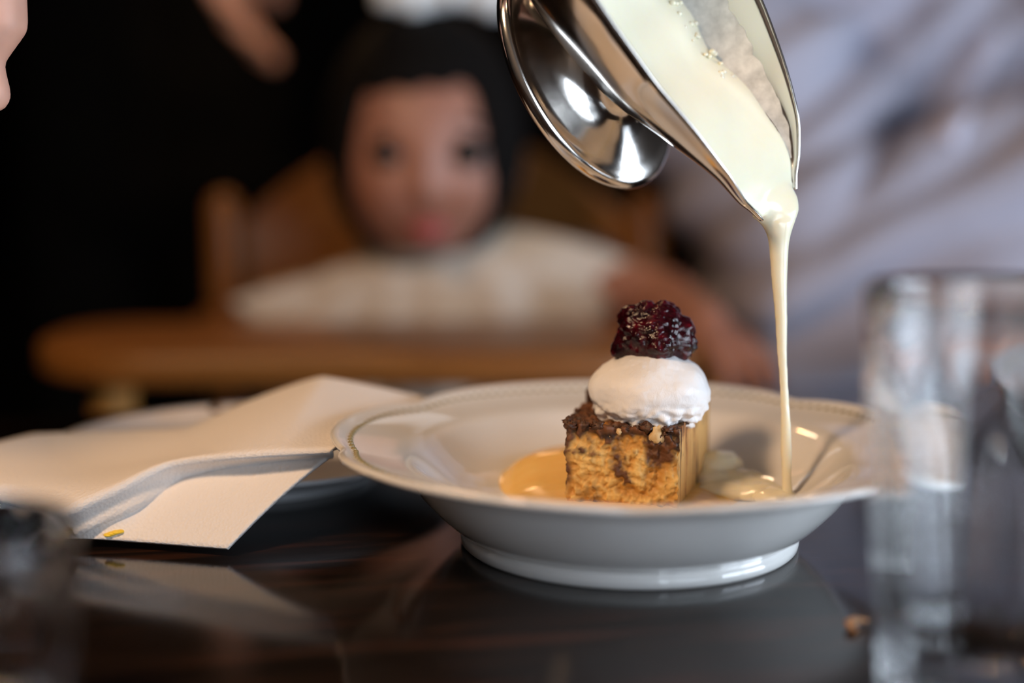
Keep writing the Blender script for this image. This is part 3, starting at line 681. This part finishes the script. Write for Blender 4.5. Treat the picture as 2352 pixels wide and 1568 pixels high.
# ------------------------------------------------------------------ people
def hand(mb, wrist, d, pn, thumb_side, sc=1.0, curl=(0.5, 0.55, 0.6, 0.65), thumb_out=0.6, spread=0.10, thumb_curl=0.25):
    """palm and five jointed fingers; d = forearm to fingers, pn = out of the palm, thumb_side = +-1"""
    d = Vector(d).normalized(); pn = Vector(pn); pn = (pn - d * pn.dot(d)).normalized(); sd = d.cross(pn) * thumb_side; w_ = Vector(wrist)
    kn = []
    for i, (o_, ln) in enumerate(((0.030, 0.088), (0.010, 0.092), (-0.010, 0.087), (-0.028, 0.078))):
        k = w_ + (sd * o_ + d * ln) * sc; kn.append(k)
        mb.tube([w_ + sd * o_ * 0.45 * sc, w_ + (sd * o_ * 0.8 + d * ln * .5) * sc + pn * 0.003 * sc, k], [0.0125 * sc, 0.0135 * sc, 0.0105 * sc], 12)
    mb.tube([w_ + sd * -0.02 * sc + d * .02 * sc, w_ + (sd * 0.02 + d * .07) * sc], 0.012 * sc, 12)
    for i, (L1, L2, L3, r) in enumerate(((.042, .026, .021, .0092), (.047, .030, .022, .0093), (.043, .028, .022, .0088), (.033, .021, .019, .0078))):
        p = kn[i]; q = (d + sd * spread * (1.2 - i) ).normalized(); pts = [p - q * .008 * sc, p]; a = curl[i]
        for j, Lq in enumerate((L1, L2, L3)):
            a_ = a * (0.8, 1.0, 0.75)[j]
            q = (q * math.cos(a_) + pn * math.sin(a_)).normalized(); 
            p = p + q * Lq * sc; pts.append(p)
            pn_l = pn
        mb.tube(pts, [r * 1.1 * sc, r * 1.1 * sc, r * 1.0 * sc, r * .93 * sc, r * .8 * sc], 12)
    b0 = w_ + (sd * 0.020 + d * 0.018 + pn * 0.006) * sc
    q = (d * math.cos(thumb_out) + sd * math.sin(thumb_out) + pn * 0.35).normalized(); p1 = b0 + q * 0.040 * sc
    q2 = (q * math.cos(thumb_curl) + (d * 0.8 + pn * .3).normalized() * math.sin(thumb_curl)).normalized(); p2 = p1 + q2 * 0.033 * sc
    q3 = (q2 * math.cos(thumb_curl) + d * math.sin(thumb_curl)).normalized(); p3 = p2 + q3 * 0.024 * sc
    mb.tube([b0, p1, p2, p3], [0.0145 * sc, 0.0125 * sc, 0.0098 * sc, 0.0088 * sc], 12)
    return p3
# ---- the child
HC = np.array([-0.114, 0.615, 0.152])
child = thing('person', 'small child in a cream bib sitting in the wooden high chair', 'person', (-0.115, 0.64, -0.212))
def head_fn(p, d):
    r = np.array([0.075, 0.084, 0.095]); q = d * r
    if d[2] < 0: q[0] *= 1 + 0.06 * math.sin(PI * min(1, -d[2])) 
    f = max(0.0, -d[1])
    x, z = q[0] - 0.006, q[2]
    g = lambda cx, cz, sx, sz: math.exp(-((x - cx) / sx) ** 2 - ((z - cz) / sz) ** 2)
    y = q[1]
    y -= f * (0.013 * g(0, -0.040, 0.009, 0.010) + 0.006 * g(0, -0.02, 0.007, 0.016))
    y += f * (0.007 * g(-0.030, -0.010, 0.014, 0.010) + 0.007 * g(0.030, -0.010, 0.014, 0.010))
    y -= f * (0.009 * g(-0.036, -0.045, 0.020, 0.020) + 0.009 * g(0.036, -0.045, 0.020, 0.020))
    y -= f * (0.006 * g(0, -0.066, 0.014, 0.006)) 
    y -= f * 0.006 * g(0, -0.086, 0.02, 0.012)
    return HC + np.array([q[0], y, q[2]])
mb = MB().ell(HC, (1, 1, 1), 72, 54, head_fn)
mb.ell(HC + np.array([-.070, .008, -.018]), (.010, .018, .024)); mb.ell(HC + np.array([.070, .008, -.018]), (.010, .018, .024))
mb.tube([(-0.114, 0.635, 0.09), (-0.114, 0.645, 0.02)], [0.032, 0.036])
mb.tube([(-0.115, 0.655, 0.01), (-0.115, 0.66, -0.06), (-0.115, 0.66, -0.16)], [0.056, 0.062, 0.066], 20)
mb.tube([(-0.20, 0.645, 0.005), (-0.03, 0.645, 0.005)], 0.036, 16)
aR = [(-0.20, 0.645, 0.005), (-0.245, 0.62, -0.075), (-0.19, 0.52, -0.06)]
aL = [tuple(W(1340, 640, 0.645)), tuple(W(1530, 690, 0.60)), tuple(W(1625, 752, 0.48))]
mb.tube([(-0.03, 0.645, 0.0)] + aL, [0.032, 0.030, 0.025, 0.018]); mb.tube(aR, [0.034, 0.028, 0.020])
dl = Vector(aL[2]) - Vector(aL[1]); hand(mb, aL[2], (0.25, -1, -0.15), (0, 0, -1), -1, 0.55, (.25, .3, .3, .3))
hand(mb, aR[2], (0.3, -0.2, -1), (1, 0, 0), -1, 0.55)
for sx in (-1, 1):
    mb.tube([(-0.115 + sx * .05, 0.64, -0.165), (-0.115 + sx * .075, 0.50, -0.165), (-0.115 + sx * .07, 0.475, -0.36)], [0.046, 0.038, 0.026])
    mb.tube([(-0.115 + sx * .07, 0.475, -0.36), (-0.115 + sx * .07, 0.42, -0.38)], [0.024, 0.02])
o = mb.build('body', M['child_skin'], child); bake(o, voxel=0.0028, smooth=4)
for sx in (-1, 1):
    e = HC + np.array([0.006 + sx * 0.0300, -0.0700, -0.011])
    eo = MB().ell(e, (0.0125, 0.0100, 0.0085), 18, 12).build('eye', M['eyewhite'], child)
    MB().ell(e + np.array([0.0, -0.0062, -0.0005]), (0.0118, 0.0060, 0.0092), 16, 10).build('iris', M['eye'], eo)
    MB().tube([e + np.array([-.013, .002, .0075]), e + np.array([0, -.0078, .0095]), e + np.array([.013, .002, .0075])], [.0028, .0055, .0028], 8).build('eyelashes', M['hair'], child)
    MB().tube([e + np.array([-.014, -.001, .021]), e + np.array([0, -.008, .026]), e + np.array([.014, -.001, .022])], [.0010, .0016, .0010], 8).build('eyebrow', M['hair'], child)
lp = HC + np.array([0.007, -0.0785, -0.066])
mb = MB(); mb.tube([lp + np.array([-.016, .006, .001]), lp + np.array([-.005, -.001, .0042]), lp + np.array([0, -.0005, .0032]), lp + np.array([.005, -.001, .0042]), lp + np.array([.016, .006, .001])], [.001, .0036, .0032, .0036, .001], 10)
mb.tube([lp + np.array([-.014, .006, -.001]), lp + np.array([0, -.001, -.0048]), lp + np.array([.014, .006, -.001])], [.001, .0048, .001], 10); mb.build('lips', M['lip'], child)
# hair cap with a fringe, longer at the sides
def hair_fn(p, d):
    r = np.array([0.080, 0.094, 0.104]); q = d * r
    az = math.atan2(d[0], -d[1])                # 0 = front
    low = 0.041 + 0.002 * math.sin(17 * az) + 0.006 * az if abs(az) < 0.62 else (-0.085 if abs(az) > 0.95 else 0.040 - (abs(az) - 0.62) / 0.33 * 0.125)
    if q[2] < low:
        s = max(0.0, 1 - (low - q[2]) / 0.012); k = 0.80 + 0.2 * s
        q[0] *= k; q[1] *= k; q[2] = low - 0.004 * (1 - s)
    k = 1 + 0.012 * math.sin(34 * az + 3 * noise.noise(Vector(d * 3)))
    return HC + np.array([q[0] * k, q[1] * k, q[2]])
o = MB().ell(HC, (1, 1, 1), 120, 60, hair_fn).build('hair', M['hair'], child)
# white bow in the hair
bwc = W(1040, 2, 0.585)
bow = MB()
for sx, sz in ((-1, 1.0), (1, 1.0)):
    def fn(p, d, sx=sx):
        k = 1 + 0.10 * math.sin(7 * math.atan2(d[2], d[0]))
        return bwc + np.array([sx * 0.030, 0, 0.010]) + d * np.array([0.034, 0.016, 0.021]) * k
    bow.ell(bwc, (1, 1, 1), 40, 24, fn)
bow.ell(bwc + np.array([0, -.006, .008]), (.011, .012, .012)); bow.build('hair_bow', M['bow'], child)
# dark garment and bib
mb = MB(); mb.tube([(-0.115, 0.66, -0.012), (-0.115, 0.665, -0.06), (-0.115, 0.665, -0.17)], [0.064, 0.070, 0.074], 20)
mb.tube([(-0.205, 0.66, -0.012), (-0.03, 0.66, -0.012)], 0.038, 16); mb.tube(aR[:2], [0.038, 0.034]); mb.tube([(-0.03, 0.65, 0.0), aL[0]], [0.038, 0.037])
for sx in (-1, 1): mb.tube([(-0.115 + sx * .05, 0.64, -0.165), (-0.115 + sx * .075, 0.49, -0.165), (-0.115 + sx * .072, 0.475, -0.30)], [0.052, 0.045, 0.034])
o = mb.build('dark_outfit', M['navy'], child); bake(o, voxel=0.004, smooth=4); wobble(o, 0.006, 25)
# bib: a ruffled cape of cream cloth over chest and shoulders
NBU, NBV = 120, 30; V = []
for j in range(NBV):
    t = j / (NBV - 1)
    for i in range(NBU):
        az = -2.0 + 4.0 * i / (NBU - 1); sx, cx = math.sin(az), math.cos(az)
        rx, ry = 0.046 + (0.118 if sx > 0 else 0.105) * t, 0.070 + 0.016 * t
        ruf = (0.007 * math.sin(13 * az + 2 * t) * t ** 1.5 + 0.004 * math.sin(29 * az) * t ** 3)
        z = 0.062 - 0.125 * t ** 1.25 * (0.28 + 0.72 * max(0, cx)) + (0.025 if sx > 0 else 0.006) * math.tanh((rx + ruf) * sx / 0.04) + 0.012 * math.exp(-((az - 1.2) / .35) ** 2) * t + 0.012 * math.exp(-((az + 1.2) / .3) ** 2) * t
        V.append((-0.112 + (rx + ruf) * sx, 0.668 - (ry + 0.7 * ruf) * cx - 0.05 * (1 - abs(cx)), z + 0.6 * ruf))
o = mesh_obj('bib', V, grid_faces(NBU, NBV), M['bib'], child); md = o.modifiers.new('s', 'SOLIDIFY'); md.thickness = .002; bake(o)
V = []
col_pts = [(-0.112 + 0.050 * math.sin(a), 0.668 - 0.078 * math.cos(a), 0.066 + (0.022 if a > 0 else 0.006) * math.tanh(0.050 * math.sin(a) / 0.04)) for a in np.linspace(-2.2, 2.2, 30)]
MB().tube(col_pts, 0.0110, 10).build('collar', M['trim'], child)

# ---- the adult in the lavender-grey shirt, right
man = thing('person', 'adult in a lavender grey shirt seated at the right, beside the child', 'person', (0.36, 0.92, -0.32))
sh = np.array(W(1760, 150, 0.78)); 
shoulderL = W(1640, -40, 0.82); elbow = W(1905, 650, 0.60); wrist = W(2560, 330, 0.60)
shoulderR = W(2800, -150, 0.90); elbowR = W(2900, 560, 0.74); wristR = W(2400, 735, 0.50)
tor = [(0.36, 0.92, -0.28), (0.37, 0.89, -0.05), (0.36, 0.86, 0.18), (0.35, 0.86, 0.32), (0.35, 0.88, 0.44)]
mb = MB()
def torso(mb, g=0.0):
    for dx in (-0.075, 0, 0.075):
        mb.tube([(p[0] + dx * k, p[1], p[2]) for p, k in zip(tor, (1, 1, 1.15, 1.35, 1.2))], [0.125 + g, 0.118 + g, 0.120 + g, 0.115 + g, 0.065 + g], 20)
torso(mb)
mb.tube([(0.35, 0.88, 0.44), (0.345, 0.86, 0.55)], [0.06, 0.055])
hd = np.array([0.335, 0.84, 0.655])
def mhead(p, d):
    q = d * np.array([0.075, 0.095, 0.115]); f = max(0, -d[1]); x, z = q[0], q[2]
    q[1] -= f * (0.020 * math.exp(-(x / .010) ** 2 - ((z + .02) / .022) ** 2)); q[1] += f * .008 * (math.exp(-((abs(x) - .032) / .015) ** 2 - ((z - .015) / .012) ** 2))
    return hd + q
mb.ell(hd, (1, 1, 1), 48, 36, mhead)
for sx in (-1, 1): mb.ell(hd + np.array([sx * .076, .01, -.01]), (.010, .018, .032))
armL = [tuple(shoulderL), tuple(elbow), tuple(wrist)]; armR = [tuple(shoulderR), tuple(elbowR), tuple(wristR)]
mb.tube(armL, [0.058, 0.045, 0.028]); mb.tube(armR, [0.058, 0.045, 0.028])
hand(mb, wrist, Vector(wrist) - Vector(elbow), (0, 1, 0.3), -1, 0.95, (.35, .4, .45, .5))
hand(mb, wristR, (-1, -.2, -.2), (0, 0, -1), 1, 0.95, (.35, .4, .45, .5))
for sx in (-1, 1):
    mb.tube([(0.36 + sx * .10, 0.90, -0.28), (0.36 + sx * .13, 0.52, -0.27), (0.36 + sx * .13, 0.50, Z0 + .06)], [0.085, 0.062, 0.042])
    mb.tube([(0.36 + sx * .13, 0.52, Z0 + .035), (0.36 + sx * .13, 0.37, Z0 + .03)], [0.036, 0.03])
o = mb.build('body', M['skin'], man); bake(o, voxel=0.004, smooth=3)
mb = MB(); torso(mb, 0.014)
fc = tuple(np.array(elbow) * .25 + np.array(wrist) * .75)
mb.tube([tuple(np.array(shoulderL) + np.array([.12, .02, .03])), tuple(shoulderL), tuple(np.array(shoulderL) * .5 + np.array(elbow) * .5), tuple(elbow), tuple(np.array(elbow) * .6 + np.array(wrist) * .4), fc], [0.085, 0.090, 0.092, 0.074, 0.066, 0.058], 20)
mb.tube([tuple(shoulderR), tuple(elbowR), tuple(np.array(elbowR) * .3 + np.array(wristR) * .7)], [0.085, 0.068, 0.05], 20)
o = mb.build('shirt', M['shirt'], man); bake(o, voxel=0.005, smooth=5)

co_ = np.zeros(len(o.data.vertices) * 3, np.float32); no_ = co_.copy(); o.data.vertices.foreach_get('co', co_); o.data.vertices.foreach_get('normal', no_)
co_ = co_.reshape(-1, 3); no_ = no_.reshape(-1, 3); al = math.radians(38)      # slanting folds
q_ = np.stack([(co_[:, 0] * math.cos(al) + co_[:, 2] * math.sin(al)) * 3.2, co_[:, 1] * 3, (-co_[:, 0] * math.sin(al) + co_[:, 2] * math.cos(al)) * 13], 1)
k_ = np.array([abs(noise.noise(p)) for p in q_.tolist()]) * 0.085 + np.array([noise.noise(p) for p in (q_ * 2.1 + 5).tolist()]) * 0.010
o.data.vertices.foreach_set('co', (co_ + no_ * k_[:, None]).astype(np.float32).ravel()); o.data.update(); bake(o, smooth=3)
from mathutils.bvhtree import BVHTree
bv = BVHTree.FromPolygons([v.co + Vector(ORG[man.name]) for v in o.data.vertices], [p.vertices[:] for p in o.data.polygons])
V = []
for k in range(14):
    for e in (-30, -10, 10, 30):
        t = k / 13; a_ = Vector(W(2285 - 110 * t + e, 70 + 250 * t + e * .35, 0.3)); d_ = (a_ - Vector(CAM)).normalized(); hit = bv.ray_cast(a_, d_)[0]
        V.append(tuple((hit if hit else a_) - d_ * (0.006 if abs(e) < 20 else 0.001)))
pk = mesh_obj('shirt_placket', V, grid_faces(4, 14), M['placket'], man); bake(pk, solid=0.002)
mb = MB()
for sx in (-1, 1): mb.tube([(0.36 + sx * .10, 0.90, -0.28), (0.36 + sx * .13, 0.51, -0.27), (0.36 + sx * .13, 0.50, Z0 + .10)], [0.098, 0.074, 0.055])
o = mb.build('trousers', M['black_cloth'], man); bake(o, voxel=0.005, smooth=3)
MB().ell(hd + np.array([0, .012, .025]), (0.083, 0.098, 0.105), 40, 24, lambda p, d: np.array([p[0], max(p[1], hd[1] - .06) if d[2] < .5 else p[1], max(p[2], hd[2] - .01)])).build('hair', M['hair'], man)
st = thing('dining_chair', 'plain dark wooden chair under the adult in the grey shirt', 'chair', (0.36, 0.92, Z0))
V, F = rounded_slab(0.14, 0.58, 0.68, 1.10, -0.41, -0.385, 0.03, 0.03); o = mesh_obj('seat', V, F, M['table'], st); bake(o, bevel=.004)
for x in (0.17, 0.55):
    MB().tube([(x, 0.71, Z0 + .017), (x, 0.71, -0.41)], 0.016, 12).build('leg', M['table'], st)
    MB().tube([(x, 1.10, Z0 + .017), (x, 1.07, -0.40), (x, 1.12, 0.10)], 0.016, 12).build('back_leg', M['table'], st)
V, F = rounded_slab(0.16, 0.56, 1.085, 1.105, -0.05, 0.10, .003, .003); o = mesh_obj('backrest', V, F, M['table'], st)

# ---- person in black standing behind, one hand hanging into view
wt = thing('person', 'person dressed in black standing behind the high chair, one hand hanging down', 'person', (-0.52, 1.40, Z0))
mb = MB(); hw_ = W(480, -205, 1.02)
tb = [(-0.52, 1.40, 0.10), (-0.52, 1.39, 0.35), (-0.52, 1.38, 0.58), (-0.52, 1.39, 0.68)]
for dx in (-.08, 0, .08): mb.tube([(p[0] + dx * k, p[1], p[2]) for p, k in zip(tb, (.8, .8, 1.2, 1.1))], [.11, .10, .105, .06])
mb.tube([(-0.52, 1.39, .68), (-0.52, 1.37, .80)], .05); mb.ell((-0.52, 1.35, .90), (.075, .095, .115))
el = tuple(np.array(hw_) + np.array([-.12, .18, .20]))
mb.tube([(-0.36, 1.39, .66), el, tuple(hw_)], [.05, .042, .027]); mb.tube([(-0.69, 1.39, .66), (-.90, 1.50, .42), (-1.0, 1.50, .18)], [.05, .042, .027])
hand(mb, hw_, (0.15, -.1, -1), (1, -.3, 0), -1, 0.95, (.3, .35, .4, .45)); hand(mb, (-1.0, 1.50, .18), (0, -.3, -1), (1, 0, 0), 1, .95)
for sx in (-1, 1):
    mb.tube([(-0.52 + sx * .09, 1.40, .08), (-0.52 + sx * .10, 1.39, -.33), (-0.52 + sx * .10, 1.41, Z0 + .06)], [.085, .06, .04]); mb.tube([(-0.52 + sx * .10, 1.42, Z0 + .04), (-0.52 + sx * .11, 1.25, Z0 + .035)], [.04, .034])
o = mb.build('body', M['skin'], wt); bake(o, voxel=.004, smooth=3)
mb = MB()
for dx in (-.08, 0, .08): mb.tube([(p[0] + dx * k, p[1], p[2]) for p, k in zip(tb, (.8, .8, 1.2, 1.1))], [.125, .115, .12, .07])
mb.tube([(-0.36, 1.39, .66), el, tuple(np.array(el) * .12 + np.array(hw_) * .88)], [.065, .055, .040]); mb.tube([(-0.69, 1.39, .66), (-.90, 1.50, .42), (-.99, 1.50, .21)], [.065, .055, .040])
o = mb.build('black_top', M['black_cloth'], wt); bake(o, voxel=.005, smooth=4); wobble(o, .01, 12)
mb = MB()
for sx in (-1, 1): mb.tube([(-0.52 + sx * .09, 1.40, .10), (-0.52 + sx * .10, 1.39, -.33), (-0.52 + sx * .10, 1.41, Z0 + .10)], [.105, .075, .06])
o = mb.build('black_trousers', M['black_cloth'], wt); bake(o, voxel=.006, smooth=4)
MB().ell((-0.52, 1.362, .925), (.084, .098, .108), 40, 24).build('hair', M['hair'], wt)

# ---- hand of a diner entering at the upper left corner
dn = thing('person', 'hand of a diner reaching in at the upper left corner, thumb down', 'person', tuple(W(-400, 60, -0.02)))
tip = np.array(W(-2, 236, 0.0))
mb = MB()
k0, k1, k2 = np.array(W(-10, 50, 0.0)), np.array(W(-50, 140, 0.0)), np.array(W(-20, 216, 0.0))
wr = np.array(W(-230, -260, -0.01))
mb.tube([np.array(W(-80, -140, 0)), np.array(W(-16, -20, 0)), k0, k1, k2], [.0150, .0125, .0118, .0092, .0072], 16)
for i, (ax, ay, bx, by, cx_, cy_) in enumerate(((-120, -60, -150, 60, -190, 130), (-160, -80, -210, 50, -240, 110), (-200, -110, -270, 20, -290, 70), (-240, -150, -320, -30, -330, 20))):
    mb.tube([wr + np.array([0, .02 * i - .03, 0]) * .6, W(ax, ay, .005 + .016 * i), W(bx, by, .0 + .016 * i), W(cx_, cy_, -.02 + .016 * i)], [.014, .0115, .0095, .008], 12)
mb.tube([wr, W(-150, -120, .02)], [.028, .022], 16)
mb.tube([W(-900, -700, -.06), wr], [.042, .028], 16)
o = mb.build('body', M['skin'], dn); bake(o, voxel=.002, smooth=4)
MB().tube([W(-1000, -800, -.07), W(-420, -400, -.02)], [.062, .050], 20).build('sleeve', M['black_cloth'], dn)

# ---- hand of the server who holds the boat, above the picture
sv_ = thing('person', 'hand and forearm of the server holding the sauce boat by its handle', 'person', tuple(L(21, 0, 0)))
mb = MB(); g0 = Vector(L(21.6, 0, 6.6)); 
hand(mb, g0, Vector(L(21.6, 0, 0)) - g0, Vector(L(20, 0, 3)) - Vector(L(23, 0, 3)), 1, 0.95, (1.0, 1.05, 1.1, 1.1), 0.5)
mb.tube([g0, tuple(np.array(g0) + np.array([.10, .10, .16])), tuple(np.array(g0) + np.array([.2, .22, .3]))], [.027, .034, .042], 16)
o = mb.build('body', M['skin'], sv_); bake(o, voxel=.0025, smooth=3)

# ------------------------------------------------------------------ pendant lamps (warm)
def pendant(label, x, y, z, power):
    t = thing('pendant_lamp', label, 'lamp', (x, y, z), 'warm pendant lamps above the table')
    sh_ = [(0.018, .11), (0.03, .10), (0.075, .06), (0.115, .0), (0.112, .0), (0.072, .055), (0.028, .094), (0.016, .10)]
    MB().lathe(sh_, 48, c=(x, y, z)).build('lamp_shade', M['brass'], t)
    MB().tube([(x, y, z + .10), (x, y, Z1)], .003, 8, False).build('cord', M['black_cloth'], t)
    MB().ell((x, y, z + .035), (.03, .03, .035)).build('bulb', M['bulb'], t)
    l = bpy.data.lights.new('lamp_light', 'POINT'); l.energy = power; l.color = (1.0, 0.69, 0.44); l.shadow_soft_size = 0.08
    lo = bpy.data.objects.new('lamp_light', l); COL.objects.link(lo); lo.parent = t; lo.location = (0, 0, -0.02)
pendant('warm pendant lamp hanging above the left end of the table', -0.46, -0.46, 0.70, 14.5)
pendant('warm pendant lamp hanging behind the high chair', -0.25, 1.0, 0.85, 3)
